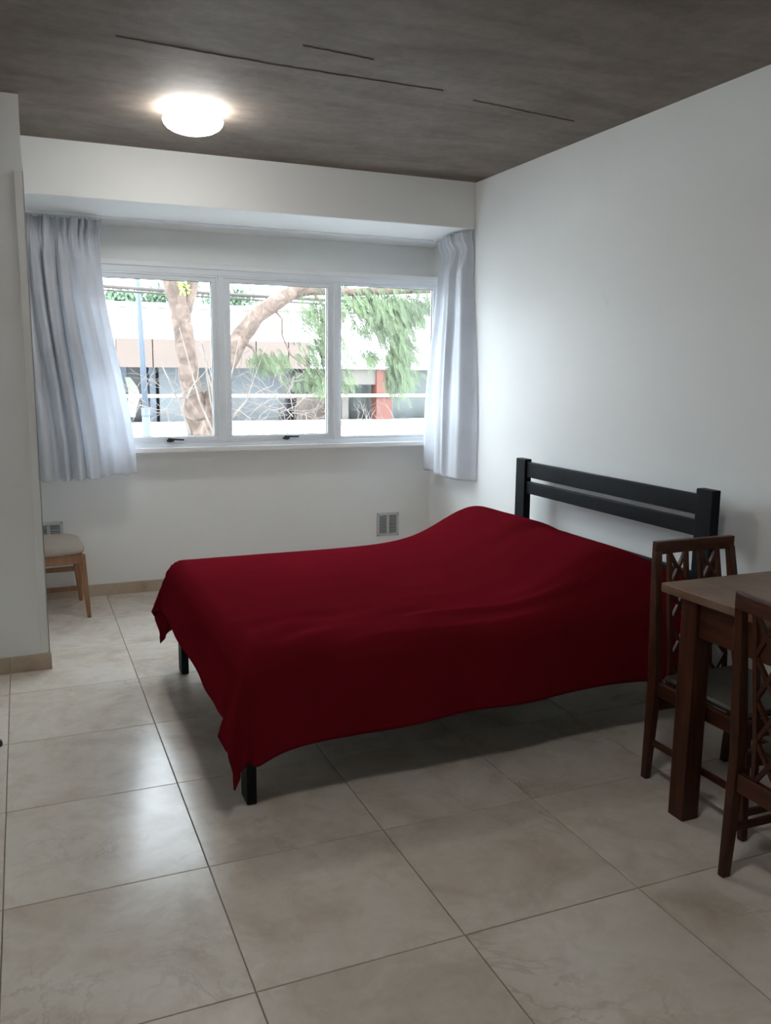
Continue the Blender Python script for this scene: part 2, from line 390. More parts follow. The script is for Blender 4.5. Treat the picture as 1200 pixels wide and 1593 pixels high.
bpart('side_rail', BX0+0.03, 2.205, BY0+0.07, BY0+0.095, 0.265, 0.342); bpart('side_rail', BX0+0.03, 2.205, BY1-0.055, BY1-0.03, 0.265, 0.342)
for k in range(12):
    x = BX0+0.10+k*0.165; bpart('slat', x, x+0.07, BY0+0.096, BY1-0.056, 0.325, 0.343, 0.002)
bpart('foot_rail', BX0+0.02, BX0+0.045, BY0+0.096, BY1-0.056, 0.265, 0.342)
mt = MB().box(BX0+0.012, 2.190, BY0+0.058, BY1-0.012, 0.345, 0.535).build('mattress', M['mattress'], None, 0.03, seg=4)
tag(mt, 'grey fabric mattress lying on the black bed frame under the red blanket', 'mattress')
# grey skirt cloth that shows under the foot hem
gs = MB().box(BX0+0.004, BX0+0.018, BY0+0.13, BY1-0.11, 0.232, 0.36).build('valance', M['mattress'], mt, 0.003)

# blanket: cloth laid over mattress and pillows, hanging at both sides and at the foot
def smooth(a, b, x):
    t = max(0, min(1, (x-a)/(b-a))); return t*t*(3-2*t)
def pillow_h(x, y):
    """height of the covered pillows above the mattress top"""
    yy = y-0.035*smooth(0.9, 2.1, x)
    e = math.exp(-((x-1.82)/0.31)**2)
    far = smooth(2.46, 2.24, yy)*smooth(1.30, 1.75, yy); near = smooth(0.80, 1.08, yy)*smooth(1.95, 1.50, yy)
    fill = smooth(0.80, 1.10, yy)*smooth(2.46, 2.24, yy)
    p_ = ((far*0.98)**6+(near*0.93)**6+(fill*0.82)**6)**(1/6)
    return e*0.187*p_
CX0, CY0, CY1 = BX0-0.004, BY0-0.002, BY1+0.002          # edges over which it falls
LF, LS = 0.225, 0.290                                   # overhang at foot and sides
def blanket_pt(s, t):
    """s: cloth coordinate along the bed (negative past the foot), t: across (0..width, beyond = hanging)"""
    Wd = CY1-CY0
    ex = max(0.0, -s); eyn = max(0.0, -t); eyf = max(0.0, t-Wd)
    ey = max(eyn, eyf); sy = -1 if eyn > 0 else 1
    x = CX0+max(0, s); y = CY0+min(max(t, 0), Wd)+0.045*smooth(0.9, 2.1, x)
    ph = pillow_h(x, y)
    top = 0.556+ph
    n = noise.noise(Vector((x*2.2, y*2.6, 0.3)))*0.010+noise.noise(Vector((x*6, y*7, 1.7)))*0.0035
    edge = min(max(0, s), min(max(t, 0), Wd-max(t, 0)) if 0 <= t <= Wd else 0)
    rnd = 0.028*(1-min(1, edge/0.05))**2                 # rounded mattress edge
    ridge = 0.010*math.exp(-((y-1.03-0.03*math.sin(x*3))/0.03)**2)*smooth(0.7, 1.0, x)*smooth(1.9, 1.5, x)
    ridge += 0.012*noise.noise(Vector((x*1.6, y*8.5-x*1.2, 5.0)))*smooth(1.75, 1.05, y)*smooth(2.0, 1.5, x)
    ang = math.atan2(y-CY0+0.10, x-CX0+0.10); rad_ = math.hypot(y-CY0, x-CX0)
    ridge += 0.007*math.sin(ang*17)*math.exp(-((rad_-0.32)/0.16)**2)
    z = top+n*smooth(0, 0.15, edge)-rnd+ridge*smooth(0, 0.06, edge)
    if ex == 0 and ey == 0: return (x, y, z)
    if ex > 0 and ey == 0:
        f = ex/LF
        fold = 0.007*f*math.sin(y*9+0.6)+0.004*f*math.sin(y*23+1)*smooth(1.6, 1.0, y)
        hang = ex*(1.0-0.02)
        return (x-0.012*min(1, ex/0.03)-0.045*f+fold*0.7, y+0.012*f*math.cos(y*14), z-hang)
    if ey > 0 and ex == 0:
        f = ey/LS
        fold = 0.008*f*math.sin(x*7+0.4)+0.004*f*math.sin(x*17)
        dz = ey if sy < 0 else ey
        dz *= 1+0.04*math.sin(x*4)+0.02*math.sin(x*11)
        dz += 0.075*f*math.exp(-s/0.075)*(1-0.5*math.exp(-s/0.02))
        lift = ph*0.55
        return (x, y+sy*(0.012*min(1, ey/0.03)+0.035*f+fold*0.8), z-dz*(1.0+lift*1.15))
    r = math.hypot(ex, ey); th = math.atan2(ey, ex)/(PI/2)   # th: 0 on the foot side, 1 on the long side
    keys = [(0, 0, 0, 1.0), (0.18, -0.30, 0.10, 1.06), (0.36, -0.22, 0.26, 1.12), (0.5, -0.13, 0.13, 1.18), (0.75, -0.08, 0.05, 1.20), (1.0, 0, 0, 1.175)]
    for a_, b_ in zip(keys[:-1], keys[1:]):
        if th <= b_[0]: break
    q = (th-a_[0])/(b_[0]-a_[0]); q = q*q*(3-2*q); kx, ky, kl = [a_[i]*(1-q)+b_[i]*q for i in (1, 2, 3)]
    f = r/0.38
    bx = -0.012*min(1, r/0.03)*(1-th)-0.045*f*(1-th)**2; by = sy*(0.012*min(1, r/0.03)*th+0.035*f*th**2)
    rr = min(r, 0.33+(r-0.33)*0.75)*kl if r > 0.33 else r*kl
    nn = math.sqrt(1+kx*kx+ky*ky)
    return (x+bx+kx*rr/nn, y+by+sy*ky*rr/nn, z-rr/nn*0.985)
Wd = CY1-CY0; ns, nt = 150, 150
S0, S1 = -LF, 2.196-CX0
def blf(u, v):
    return blanket_pt(S0+(S1-S0)*u, -LS+(Wd+2*LS)*v)
bl = MB().grid(blf, ns, nt).build('blanket', M['blanket'], None, smooth=True)
sl = bl.modifiers.new('solid', 'SOLIDIFY'); sl.thickness = 0.006; sl.offset = 1
tag(bl, 'crimson red fleece blanket spread over the bed and its pillows, corners hanging', 'blanket')

# ------------------------------------------------------------------ dining table and chairs
tx0, tx1, ty0, ty1 = 1.505, 2.315, -0.78, 0.405
table = tag(empty('dining_table', ((tx0+tx1)/2, (ty0+ty1)/2, 0)), 'dark wooden dining table with worn brown top and square legs', 'table')
ox, oy = table.location.x, table.location.y
def tpart(name, mat, x0, x1, y0, y1, z0, z1, bev=0.004): return box(name, M[mat], x0-ox, x1-ox, y0-oy, y1-oy, z0, z1, table, bev)
tpart('table_top', 'tabletop', tx0, tx1, ty0, ty1, 0.757, 0.790, 0.006)
for lx in (1.518, 2.232):
    for ly in (0.246, -0.69): tpart('leg', 'mahog', lx, lx+0.07, ly, ly+0.07, 0, 0.758, 0.004)
tpart('apron', 'mahog_y', 1.532, 1.555, -0.62, 0.246, 0.64, 0.758); tpart('apron', 'mahog_y', 2.265, 2.288, -0.62, 0.246, 0.64, 0.758)
tpart('apron', 'mahog_x', 1.588, 2.232, 0.27, 0.293, 0.64, 0.758); tpart('apron', 'mahog_x', 1.588, 2.232, -0.67, -0.647, 0.64, 0.758)

def make_chair(label, loc, rz):
    """lattice-backed chair; local +y is the back, feet on z=0"""
    c = tag(empty('dining_chair', loc, rz), label, 'chair', 'lattice-back chairs at the dining table')
    wb, ws, wt = 0.190, 0.200, 0.168
    yb, ysx, yt = 0.235, 0.205, 0.275
    def back(zz):                                            # post centre x and y at height zz
        if zz < 0.38:
            t = zz/0.38; return wb+(ws-wb)*t, yb+(ysx-yb)*t
        t = (zz-0.38)/0.50; return ws+(wt-ws)*t, ysx+(yt-ysx)*t
    for s in (-1, 1):
        m = MB(); rings = []
        for zz, wx, wy in ((0, 0.024, 0.030), (0.20, 0.030, 0.036), (0.38, 0.034, 0.042), (0.62, 0.032, 0.034), (0.85, 0.028, 0.026)):
            bx, by = back(zz); bx *= s
            rings.append([(bx-wx/2, by-wy/2, zz), (bx+wx/2, by-wy/2, zz), (bx+wx/2, by+wy/2, zz), (bx-wx/2, by+wy/2, zz)])
        m.loft(rings).build('back_post', M['mahog'], c, 0.004)
        m = MB().bar((s*0.185, -0.232, 0), (s*0.190, -0.205, 0.39), 0.024, 0.024, 0.036, 0.036); m.build('leg', M['mahog'], c, 0.004)
        m = MB().bar((s*0.192, -0.19, 0.362), (s*0.192, 0.195, 0.362), 0.024, 0.052); m.build('seat_rail', M['mahog_y'], c, 0.003)
        m = MB().bar((s*0.188, -0.215, 0.150), (s*0.191, 0.215, 0.150), 0.016, 0.022); m.build('stretcher', M['mahog_y'], c, 0.003)
    MB().bar((-0.18, -0.207, 0.362), (0.18, -0.207, 0.362), 0.024, 0.052).build('seat_rail', M['mahog_x'], c, 0.003)
    MB().bar((-0.18, 0.213, 0.300), (0.18, 0.213, 0.300), 0.024, 0.056).build('back_rail', M['mahog_x'], c, 0.003)
    MB().bar((-0.18, -0.225, 0.088), (0.18, -0.225, 0.088), 0.016, 0.022).build('stretcher', M['mahog_x'], c, 0.003)
    # curved top rail
    m = MB(); rings = []
    for k in range(13):
        t = k/12*2-1; x = t*(wt+0.014); bow = 0.018*(1-t*t); bx, by = back(0.86)
        z0, z1 = 0.836, 0.882+0.004*t*t
        y = by+bow
        rings.append([(x, y-0.013, z0), (x, y+0.013, z0), (x, y+0.013, z1), (x, y-0.013, z1)])
    m.loft(rings).build('top_rail', M['mahog_x'], c, 0.004)
    # two lattice panels, each of two uprights with crossing bars between them
    def pt(u, zz):                                          # u in -1..1 across the inner width
        bx, by = back(zz); t = u; return Vector((u*(bx-0.012), by+0.010*(1-t*t)*smooth(0.33, 0.8, zz), zz))
    for ua, ub in ((-0.70, -0.20), (0.20, 0.70)):
        for u in (ua, ub):
            m = MB(); pts = [pt(u, zz) for zz in (0.325, 0.45, 0.58, 0.71, 0.842)]
            rings = [[p+Vector((-0.007, -0.008, 0)), p+Vector((0.007, -0.008, 0)), p+Vector((0.007, 0.008, 0)), p+Vector((-0.007, 0.008, 0))] for p in pts]
            m.loft(rings).build('lattice_upright', M['mahog'], c)
        n = 4; z0 = 0.322; dz = (0.842-z0)/n
        for k in range(n):
            for (a, b) in ((ua, ub), (ub, ua)):
                p, q = pt(a, z0+k*dz), pt(b, z0+(k+1)*dz)
                MB().bar(p, q, 0.012, 0.012, up=(0, 1, 0)).build('lattice_bar', M['mahog'], c)
    m = MB().box(-0.178, 0.178, -0.20, 0.190, 0.386, 0.412); m.build('seat', M['seat_dark'], c, 0.012)
    return c
make_chair('dark lattice-back wooden chair between the table and the bed', (1.808, 0.318, 0), 0)
make_chair('dark lattice-back wooden chair at the long side of the table, facing the wall', (1.654, -0.236, 0), PI/2)

# upholstered chair under the curtain
uc = tag(empty('upholstered_chair', (-0.375, 3.655, 0), math.radians(3)), 'light brown wooden chair with padded beige seat under the curtain', 'chair')
for sx in (-1, 1):
    for sy in (-1, 1):
        MB().bar((sx*0.222, sy*0.212, 0), (sx*0.192, sy*0.195, 0.385), 0.022, 0.024, 0.046, 0.044).build('leg', M['teak'], uc, 0.004)
for sy in (-1, 1):
    MB().bar((-0.185, sy*0.200, 0.362), (0.190, sy*0.200, 0.362), 0.022, 0.056).build('seat_rail', M['teak'], uc, 0.003)
for sx in (-1, 1):
    MB().bar((sx*0.192, -0.19, 0.362), (sx*0.192, 0.19, 0.362), 0.022, 0.056).build('seat_rail', M['teak'], uc, 0.003)
MB().bar((-0.205, 0.202, 0.215), (0.202, 0.202, 0.215), 0.014, 0.030).build('stretcher', M['teak'], uc, 0.003)
MB().bar((-0.212, 0.207, 0.085), (0.210, 0.207, 0.085), 0.014, 0.030).build('stretcher', M['teak'], uc, 0.003)
m = MB()
def cush(u, v):
    a = u*2*PI; r = 1.0
    cx, cy = math.cos(a), math.sin(a)
    k = 1/((abs(cx)**6+abs(cy)**6)**(1/6))
    prof = [(0.0, 0.455), (0.5, 0.454), (0.85, 0.448), (0.96, 0.436), (1.0, 0.415), (0.985, 0.398), (0.93, 0.388), (0.0, 0.388)]
    t = v*(len(prof)-1); i = min(int(t), len(prof)-2); fr_ = t-i
    rr = prof[i][0]*(1-fr_)+prof[i+1][0]*fr_; zz = prof[i][1]*(1-fr_)+prof[i+1][1]*fr_
    return (cx*k*0.222*rr, cy*k*0.226*rr, zz)
cs = m.grid(cush, 48, 14).build('seat_cushion', M['beige'], uc, smooth=True)
for sy in (-1, 1):
    MB().bar((-0.190, sy*0.19, 0.385), (-0.235, sy*0.19, 0.80), 0.032, 0.030, 0.026, 0.022, up=(1, 0, 0)).build('back_post', M['teak'], uc, 0.004)
MB().bar((-0.231, -0.20, 0.77), (-0.231, 0.20, 0.77), 0.022, 0.08).build('top_rail', M['teak'], uc, 0.005)

# ------------------------------------------------------------------ curtains and rail
rail = tag(MB().box(-0.95, XR-0.12, YF-0.105, YF-0.075, ZB2+0.004, ZB2+0.030).build('curtain_rail', M['alu'], None, 0.003), 'slim white curtain rail fixed under the beam above the window', 'curtain rail')
def fold(u, v, seed):
    """irregular gathered folds, -1..1"""
    w_ = u+0.020*noise.noise(Vector((u*6, v*1.2, seed)))
    a = math.sin(2*PI*8.5*w_+1.5*noise.noise(Vector((u*3, v*0.8, seed+3))))
    b = math.sin(2*PI*15*w_+2.5*noise.noise(Vector((u*4, v*0.9, seed+7))))
    a = a*abs(a)**-0.25 if abs(a) > 1e-4 else a
    return 0.72*a+0.34*b*(0.6+0.4*noise.noise(Vector((u*5, v*2, seed+9))))
def heading(v):
    """gathered heading: ruffle, pinched tape, then free cloth -> (ruffle weight, fold weight, pinch)"""
    k = v/0.062
    if k < 1: return 1-0.55*k*k, 0.35, smooth(0.45, 1.0, k)
    k2 = smooth(0.062, 0.16, v); return 0.45*(1-k2), 0.35+0.65*k2, 1-k2
def curtain_left(u, v):
    """u across 0..1 (left to right), v from top 0 to hem 1"""
    ru, fw, pn = heading(v)
    xl = -0.62+0.05*v; xr = 0.045-0.012*smooth(0, 0.07, v)+0.165*smooth(0.08, 1.0, v)**1.1
    broad = smooth(0.66, 0.80, u)
    x = xl+(xr-xl)*u
    f_ = fold(u, v, 1.0)
    y = 0.050*(0.65+0.35*v)*fw*f_*(1-0.80*broad)
    y += broad*fw*(-0.030*math.sin(PI*(u-0.66)/0.34)*(0.35+0.5*v)+0.014*math.sin((u-0.8)*40-5*v)*smooth(0.15, 0.6, v))
    y += broad*0.010*noise.noise(Vector((u*14, v*5, 4)))
    y += ru*0.028*math.sin(u*2*PI*14+1.4*math.sin(u*37))+ru*0.008*math.sin(u*2*PI*43)
    x += ru*0.006*math.sin(u*2*PI*13)+0.008*fw*math.cos(2*PI*8.5*u)*(1-broad)
    y += 0.030*pn
    z0 = 2.350-0.010*abs(math.sin(u*2*PI*10.5)); z1 = 0.800+0.022*broad+0.004*f_
    return (x, 3.735+y, z0+(z1-z0)*v)
def build_curtain(name, fn, nu, nv, label):
    o = MB().grid(fn, nu, nv).build(name, M['curtain'], None, smooth=True)
    s = o.modifiers.new('solid', 'SOLIDIFY'); s.thickness = 0.002; s.offset = 0
    return tag(o, label, 'curtain')
build_curtain('curtain', curtain_left, 300, 110, 'gathered silver grey curtain hanging above the padded chair')
def curtain_right(u, v):
    """bunched against the right wall: u=0 is the free edge near the window, u=1 the end by the beam"""
    ru, fw, pn = heading(v)
    fl = smooth(0.06, 0.80, v)
    p0 = Vector((2.290-0.055*fl, 3.720+0.060*fl)); p1 = Vector((2.235-0.06*fl+0.03*pn, 3.50)); p2 = Vector((2.318, 3.330-0.11*fl))
    p = p0*(1-u)**2+p1*2*u*(1-u)+p2*u*u
    d = Vector((-1, -0.25)).normalized()
    n = fw*(0.026*math.sin(u*2*PI*2.6+0.9+0.5*v)+0.006*math.sin(u*2*PI*6+v*2)*(1-0.6*v))
    n += 0.030*smooth(0.46, 0.53, u)*smooth(0.78, 0.56, u)*fw
    n += ru*(0.012*math.sin(u*2*PI*6+0.5)+0.005*math.sin(u*2*PI*15))-0.012*pn+0.02*(1-v/0.062 if v < 0.062 else 0)
    p = p+d*n
    z0 = 2.356+0.028*u; z1 = 0.772-0.014*u-0.012*smooth(0.45, 0.55, u)
    return (min(p.x, XR-0.008), p.y, z0+(z1-z0)*v)
build_curtain('curtain', curtain_right, 130, 100, 'silver grey curtain bunched into the corner beside the headboard wall')

# ------------------------------------------------------------------ ceiling lamp
def make_lamp(loc, label, end=''):
    lamp = tag(empty('ceiling_lamp'+end, loc), label, 'lamp', 'round ceiling lamps')
    MB().lathe([(0.0, 0.002), (0.098, 0.002), (0.100, -0.010), (0.100, -0.036), (0.0, -0.036)], n=40).build('lamp_base', M['lamp_base'], lamp, smooth=False)
    MB().lathe([(0.02, -0.033), (0.122, -0.034), (0.137, -0.040), (0.141, -0.050), (0.137, -0.064), (0.124, -0.080), (0.102, -0.093), (0.071, -0.103), (0.036, -0.108), (0.004, -0.109)], n=48).build('lamp_dome'+end, M['lamp'], lamp, smooth=True)
make_lamp((0.372, 2.50, ZC), 'round glowing white glass dome lamp on the concrete ceiling near the window')
# twin fixture overhead, out of frame: the shadow edges of bed hem, chair legs and table leg in the photo meet here
make_lamp((0.372, -0.40, ZC), 'round glowing white glass dome lamp on the concrete ceiling beside the dining table', '_offscreen')

# ------------------------------------------------------------------ vents and doorstop
def vent(x, z, label):
    v = tag(empty('vent_grille', (x, YW, z)), label, 'vent', None)
    s = 0.088
    m = MB(); ring(m, -s, s, -s, s, 0.020, -0.007, 0.002); m.box(-0.011, 0.011, -0.007, 0.002, -s+0.02, s-0.02); m.build('plate', M['vent'], v, 0.002)
    for x0, x1 in ((-s+0.02, -0.011), (0.011, s-0.02)):
        box('backing', M['vent_slot'], x0, x1, -0.002, 0.001, -s+0.02, s-0.02, v)
        for k in range(9):
            z = -s+0.027+k*0.0152
            MB().bar((x0, -0.004, z), (x1, -0.004, z), 0.003, 0.008, up=(0, 0.7, 0.7)).build('louvre', M['vent_slot'], v)
    for sx in (-1, 1):
        for sz in (-1, 1):
            MB().tube([(sx*0.079, -0.009, sz*0.079), (sx*0.079, -0.005, sz*0.079)], 0.004, 8).build('screw', M['screw'], v)
    return v
vent(2.010, 0.352, 'square silver air vent low on the wall behind the red bed')
vent(-0.335, 0.420, 'square silver air vent half hidden behind the padded chair')
ds = tag(empty('doorstop', (-0.609, 1.720, 0)), 'small black rubber doorstop on the floor tiles', 'doorstop')
MB().lathe([(0.019, 0), (0.020, 0.006), (0.018, 0.020), (0.013, 0.025), (0.0, 0.026)], n=24).build('rubber_cap', M['rubber'], ds, smooth=True)
MB().lathe([(0.0, 0.024), (0.006, 0.0255), (0.006, 0.028), (0.0, 0.0285)], n=16).build('screw', M['screw'], ds, smooth=True)

# ------------------------------------------------------------------ street outside
GZ = -3.4
tag(box('floor_street', M['asphalt'], -40, 50, YW+0.6, 90, GZ-0.2, GZ), kind='structure')
BY = 14.0
bld = tag(empty('building', (4, BY, GZ)), 'white and pink-beige building across the street with recessed balcony', 'building')
def bp(name, mat, x0, x1, z0, z1, y0=BY, y1=BY+0.3, bev=0.01):
    return box(name, M[mat], x0-4, x1-4, y0-BY, y1-BY, z0-GZ, z1-GZ, bld, bev)
bp('lower_wall', 'bwhite', -14, 24, GZ, 0.50, BY-0.05, BY+0.25)
bp('upper_wall', 'bwhite', -14, 4.62, 1.97, 2.53); bp('upper_wall', 'bwhite', 4.62, 24, 1.48, 2.53, BY-0.06)
bp('coping', 'bwhite', -14, 24, 2.53, 2.59, BY-0.10, BY+0.4)
bp('upper_wall', 'bwhite', -14, 1.10, 1.48, 1.97)
px = 1.10
while px < 4.3:
    bp('fascia_panel', 'bpink', px+0.008, min(px+0.62, 4.62)-0.008, 1.475, 1.97, BY-0.03, BY+0.15, 0.006); px += 0.62
bp('roof', 'bwhite', -14, 24, 2.3, 2.45, BY+0.3, BY+6)
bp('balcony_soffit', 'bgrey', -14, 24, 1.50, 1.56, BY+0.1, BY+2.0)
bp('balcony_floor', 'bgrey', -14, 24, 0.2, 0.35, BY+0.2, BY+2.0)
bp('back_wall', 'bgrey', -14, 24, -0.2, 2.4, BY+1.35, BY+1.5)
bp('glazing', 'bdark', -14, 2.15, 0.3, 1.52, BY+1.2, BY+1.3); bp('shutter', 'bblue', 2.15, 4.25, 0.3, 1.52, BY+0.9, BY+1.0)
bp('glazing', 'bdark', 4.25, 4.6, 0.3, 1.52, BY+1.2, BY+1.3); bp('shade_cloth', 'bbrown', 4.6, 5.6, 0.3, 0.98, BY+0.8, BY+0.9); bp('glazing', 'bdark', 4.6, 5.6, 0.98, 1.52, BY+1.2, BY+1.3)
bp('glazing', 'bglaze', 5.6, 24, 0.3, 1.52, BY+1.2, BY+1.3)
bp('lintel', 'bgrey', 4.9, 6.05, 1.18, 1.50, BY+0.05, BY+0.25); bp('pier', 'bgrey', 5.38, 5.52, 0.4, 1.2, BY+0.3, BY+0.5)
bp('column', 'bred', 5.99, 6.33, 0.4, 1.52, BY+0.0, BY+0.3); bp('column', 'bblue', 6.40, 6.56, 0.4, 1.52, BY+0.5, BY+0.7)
bp('post', 'pole', 1.18, 1.34, 0.4, 1.52, BY+0.7, BY+0.85); bp('post', 'pole', 1.74, 1.86, 0.4, 1.52, BY+0.7, BY+0.85)
bp('blind', 'bblue', 1.90, 2.55, 0.4, 1.52, BY+0.6, BY+0.66)
m = MB(); rings = []
for k in range(13):
    t = k/12; z = 1.30-0.72*t; x = 1.34+0.10*t+0.05*math.sin(t*5.5-0.4)
    wv = 0.05+0.05*math.sin(PI*t)
    rings.append([(x-wv-4, 0.45, z-GZ), (x+wv-4, 0.45, z-GZ), (x+wv-4, 0.47, z-GZ), (x-wv-4, 0.47, z-GZ)])
m.loft(rings).build('banner', M['ribbon'], bld)
MB().tube([(-18, -0.03, 0.985-GZ), (20, -0.03, 0.965-GZ)], 0.034, 8).build('hand_rail', M['brail'], bld)
for rx in (-8.0, -4.0, 11.0, 15.0): bp('rail_post', 'brail', rx, rx+0.04, 0.45, 0.97, BY-0.05, BY-0.01, 0.004)

def leaves(m, n, cen, ext, ln, wd, droop=(0.25, 0, -1.0), jit=0.5, seed=1):
    rg = random.Random(seed); dr = Vector(droop)
    for _ in range(n):
        p = Vector([c+rg.gauss(0, 0.45)*e for c, e in zip(cen, ext)])
        d = (dr+Vector((rg.uniform(-jit, jit), rg.uniform(-jit, jit), rg.uniform(-jit, jit)))).normalized()
        s = d.cross(Vector((rg.uniform(-1, 1), rg.uniform(-1, 1), rg.uniform(-1, 1)))).normalized()
        l = ln*rg.uniform(0.6, 1.3); w_ = wd*rg.uniform(0.7, 1.2)
        m.add([p, p+d*l*0.5+s*w_, p+d*l, p+d*l*0.5-s*w_], [(0, 1, 2, 3)])
def fronds(m, n, cen, ext, seed):
    """drooping feather-like leaves: a thin rib with narrow leaflets on both sides"""
    rg = random.Random(seed)
    for _ in range(n):
        p = Vector([c+rg.gauss(0, 0.45)*e for c, e in zip(cen, ext)])
        d = Vector((rg.uniform(0.0, 0.75), rg.uniform(-0.35, 0.35), rg.uniform(-1.0, -0.45))).normalized()
        sd = d.cross(Vector((rg.uniform(-0.4, 0.4), 1, rg.uniform(-0.4, 0.4)))).normalized(); L = rg.uniform(0.10, 0.20)
        m.add([p, p+sd*0.0015, p+d*L], [(0, 1, 2)])
        for k in range(14):
            q = p+d*L*(0.12+0.88*k/14)+Vector((0, 0, -0.02*(k/14)**2)); sg = 1 if k % 2 else -1
            e = (d*0.75+sd*sg*0.55+Vector((0, rg.uniform(-.25, .25), -0.25))).normalized(); l = rg.uniform(0.040, 0.070)*(1-0.35*k/14)
            nn = e.cross(Vector((0.2, 1, 0.3))).normalized()*rg.uniform(0.0028, 0.0055)
            m.add([q, q+e*l*0.45+nn, q+e*l, q+e*l*0.45-nn], [(0, 1, 2, 3)])
hedge_specs = [((1.35, 15.2, 2.60), (0.30, 0.3, 0.13), 500, 'clipped green roof shrub above the white parapet, beside the pole'),
               ((2.15, 15.2, 2.64), (0.55, 0.3, 0.15), 900, 'wide green roof shrub above the white parapet, behind the tree trunk'),
               ((3.4, 15.2, 2.66), (0.5, 0.3, 0.20), 700, 'loose green roof shrub above the pink-beige panels')]
for i, (c, e, n, lb) in enumerate(hedge_specs):
    r = tag(empty('roof_shrub', (c[0], c[1], 2.45)), lb, 'shrub', 'shrubs on the roof terrace')
    m = MB(); leaves(m, n, (0, 0, c[2]-2.45+0.1), e, 0.11, 0.03, (0, 0, 1), 0.9, 30+i); f = m.build('foliage', M['hedge'], r, fix=False); f['kind'] = 'stuff'
    m = MB(); m.tube([(0, 0, 0), (0.01, 0, 0.2)], 0.03, 6); m.build('stem', M['bark'], r)

tree = tag(empty('street_tree', (1.3, 7.0, GZ)), 'leaning street tree with forked pale brown trunk and feathery green leaves', 'tree')
def tp(*a): return [(x-1.3, y-7.0, z-GZ) for x, y, z in a]
def limb(name, pts, rad, n=10, mat='bark', seed=0):
    rg = random.Random(seed); P = tp(*pts); Q = []; R_ = []
    for i in range(len(P)-1):                                # subdivide with slight waviness
        a, b = Vector(P[i]), Vector(P[i+1])
        for k in range(4):
            t = k/4; q = a.lerp(b, t); r = rad[i]*(1-t)+rad[i+1]*t
            if k: q += Vector((rg.uniform(-1, 1), rg.uniform(-1, 1), 0))*r*0.10
            Q.append(q); R_.append(r*rg.uniform(0.95, 1.06))
    Q.append(Vector(P[-1])); R_.append(rad[-1])
    return MB().tube(Q, R_, n).build(name, M[mat], tree, smooth=True)
limb('trunk', [(1.34, 7, GZ), (1.32, 7, -1.0), (1.27, 7, 0.6), (1.235, 7, 0.98)], [0.22, 0.19, 0.165, 0.15], 14)
limb('branch', [(1.20, 7, 0.75), (1.17, 7, 1.05), (1.125, 7, 1.32), (1.10, 7, 1.58), (1.055, 7, 1.93), (1.02, 7, 2.12), (0.965, 7, 2.34), (0.86, 7, 3.0), (0.70, 7, 4.2)], [0.13, 0.115, 0.105, 0.098, 0.095, 0.093, 0.085, 0.07, 0.05], 12, seed=2)
limb('branch', [(1.10, 7.0, 2.02), (1.15, 7.02, 2.2), (1.19, 7.03, 2.36), (1.30, 7.1, 2.9), (1.5, 7.1, 3.8)], [0.055, 0.058, 0.055, 0.05, 0.035], 10, seed=3)
limb('branch', [(1.26, 7, 0.85), (1.36, 7.0, 1.18), (1.46, 7.0, 1.48), (1.61, 6.98, 1.75), (1.80, 6.95, 2.01), (2.05, 6.92, 2.18), (2.27, 6.9, 2.33), (2.5, 6.9, 2.56), (2.9, 6.9, 3.1)], [0.12, 0.11, 0.10, 0.095, 0.085, 0.08, 0.072, 0.06, 0.05], 12, seed=4)
limb('branch', [(2.06, 6.92, 2.20), (2.35, 6.9, 2.285), (2.7, 6.85, 2.27), (3.2, 6.85, 2.31), (3.8, 6.85, 2.35), (4.6, 6.9, 2.5)], [0.05, 0.052, 0.045, 0.042, 0.040, 0.03], 10, seed=5)
limb('branch', [(1.62, 6.97, 1.78), (1.75, 6.9, 1.68), (1.80, 6.85, 1.52), (1.98, 6.8, 1.36)], [0.02, 0.014, 0.011, 0.006], 6, seed=6)
limb('branch', [(1.96, 6.93, 2.10), (2.05, 6.88, 1.98), (2.04, 6.85, 1.82), (2.12, 6.82, 1.62), (2.3, 6.8, 1.5)], [0.016, 0.012, 0.010, 0.008, 0.005], 6, seed=7)
limb('branch', [(2.36, 6.88, 2.27), (2.5, 6.85, 2.12), (2.62, 6.8, 1.9), (2.72, 6.8, 1.7)], [0.016, 0.012, 0.010, 0.005], 6, seed=8)
limb('branch', [(2.8, 6.85, 2.26), (2.9, 6.8, 2.05), (3.05, 6.78, 1.85), (3.1, 6.75, 1.7)], [0.012, 0.01, 0.008, 0.005], 6, seed=9)
# upright suckers near the trunk
rg = random.Random(5)
for k in range(9):
    x0 = 1.15+rg.uniform(-0.10, 0.35); a = rg.uniform(-0.55, 0.75)
    limb('sucker', [(x0, 6.85+rg.uniform(-.1, .1), 0.75+rg.uniform(0, .25)), (x0+a*0.25, 6.8, 1.15), (x0+a*0.6, 6.75, 1.5+rg.uniform(0, .4))], [0.014, 0.010, 0.004], 5, 'twig', 40+k)
m = MB(); rg = random.Random(11)
def twig(m, p, d, l, r, depth):
    q = p+d*l; mid = p+d*l*0.5+Vector((rg.uniform(-1, 1), rg.uniform(-1, 1), rg.uniform(-1, 1)))*l*0.10
    m.tube([p, mid, q], [r, r*0.8, r*0.5], 4)
    if depth:
        for _ in range(2):
            dd = (d+Vector((rg.uniform(-.9, .9), rg.uniform(-.5, .5), rg.uniform(-.8, .8)))).normalized()
            twig(m, mid.lerp(q, rg.random()), dd, l*rg.uniform(0.5, 0.8), r*0.6, depth-1)
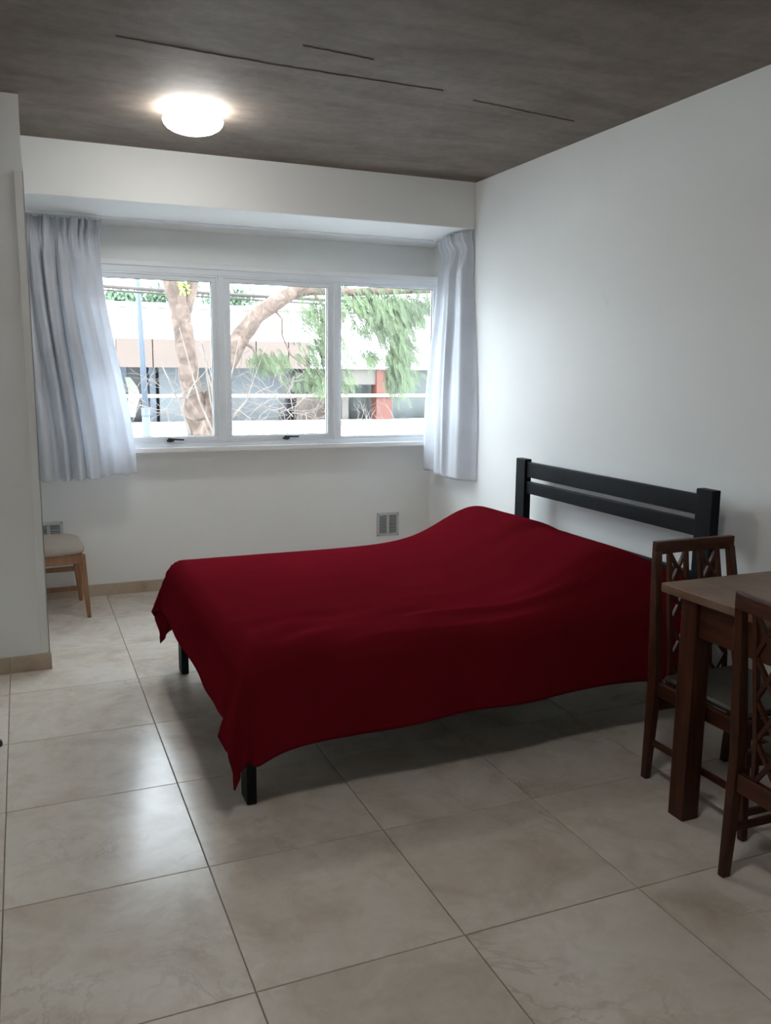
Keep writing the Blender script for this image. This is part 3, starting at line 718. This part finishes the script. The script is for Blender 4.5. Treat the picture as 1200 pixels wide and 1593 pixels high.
for k in range(130):
    x = rg.choice([rg.uniform(0.45, 1.2), rg.uniform(1.45, 2.7), rg.uniform(1.5, 2.6), rg.uniform(2.3, 3.4)]); z = rg.uniform(0.70, 1.25) if x < 2.6 else rg.uniform(0.7, 0.95)
    d = Vector((rg.uniform(-1, 1), rg.uniform(-.3, .3), rg.uniform(-0.3, 0.9))).normalized()
    twig(m, Vector((x-1.3, rg.uniform(-0.5, 0.5), z-GZ)), d, rg.uniform(0.2, 0.42) if x < 2.6 else 0.2, rg.uniform(0.0025, 0.006), 2)
tw = m.build('twig_tangle', M['twig'], tree, fix=False); tw['kind'] = 'stuff'
m = MB()
for i, (c, e, n) in enumerate([((2.42, 6.8, 2.08), (0.30, 0.25, 0.22), 420), ((2.48, 6.8, 1.72), (0.26, 0.2, 0.25), 420), ((2.40, 6.75, 1.44), (0.30, 0.2, 0.10), 520), ((1.90, 6.8, 1.62), (0.26, 0.2, 0.08), 160),
                               ((3.0, 6.8, 2.22), (0.45, 0.3, 0.14), 800), ((3.45, 6.8, 2.18), (0.40, 0.3, 0.18), 620), ((3.25, 6.8, 1.98), (0.26, 0.25, 0.18), 420), ((3.30, 6.75, 1.68), (0.17, 0.2, 0.24), 800),
                               ((3.28, 6.75, 1.44), (0.15, 0.15, 0.14), 420), ((2.95, 6.8, 1.98), (0.25, 0.2, 0.12), 200), ((2.95, 6.8, 1.66), (0.13, 0.15, 0.10), 110), ((3.0, 6.9, 2.6), (0.9, 0.5, 0.25), 700)]):
    fronds(m, int(n*0.38), (c[0]-1.3, c[1]-7, c[2]-GZ), e, 60+i)
fo = m.build('foliage', M['leaf'], tree, fix=False); fo['kind'] = 'stuff'
m = MB(); leaves(m, 60, (1.06-1.3, 6.85-7, 2.27-GZ), (0.06, 0.05, 0.08), 0.05, 0.016, (0, 0, -0.5), 1.0, 99)
f2 = m.build('foliage', M['leaf2'], tree, fix=False); f2['kind'] = 'stuff'

pole = tag(empty('street_pole', (0.875, 8.5, GZ)), 'slim light blue-grey metal street pole in front of the white building', 'pole')
MB().tube([(0, 0, 0), (0, 0, 3.9), (-0.005, 0, 4.4)], [0.060, 0.052, 0.046], 12).build('lower_shaft', M['pole'], pole, smooth=True)
MB().tube([(-0.004, 0, 4.35), (-0.045, 0, 5.85), (-0.05, 0, 6.1)], [0.036, 0.030, 0.028], 12).build('upper_shaft', M['pole'], pole, smooth=True)
MB().tube([(-0.004, 0, 4.33), (-0.005, 0, 4.42)], 0.052, 12).build('collar', M['pole'], pole)
def cable(y, z0, z1, r, label):
    P = [(x, y, z0+(z1-z0)*(x-0.44)/3.88+0.0022*((x-2.4)**2-3.8)) for x in [-9+k*1.0 for k in range(24)]]
    tag(MB().tube(P, r, 6).build('overhead_cable', M['cable'], None, smooth=True), label, 'cable', 'overhead cables along the street')
cable(8.0, 2.325, 2.262, 0.020, 'thick brown overhead cable crossing in front of the tree trunk')
cable(8.05, 2.290, 2.215, 0.010, 'thin dark overhead cable just below the thick cable')
cable(12.0, 2.375, 2.40, 0.008, 'thin overhead wire close to the far building')
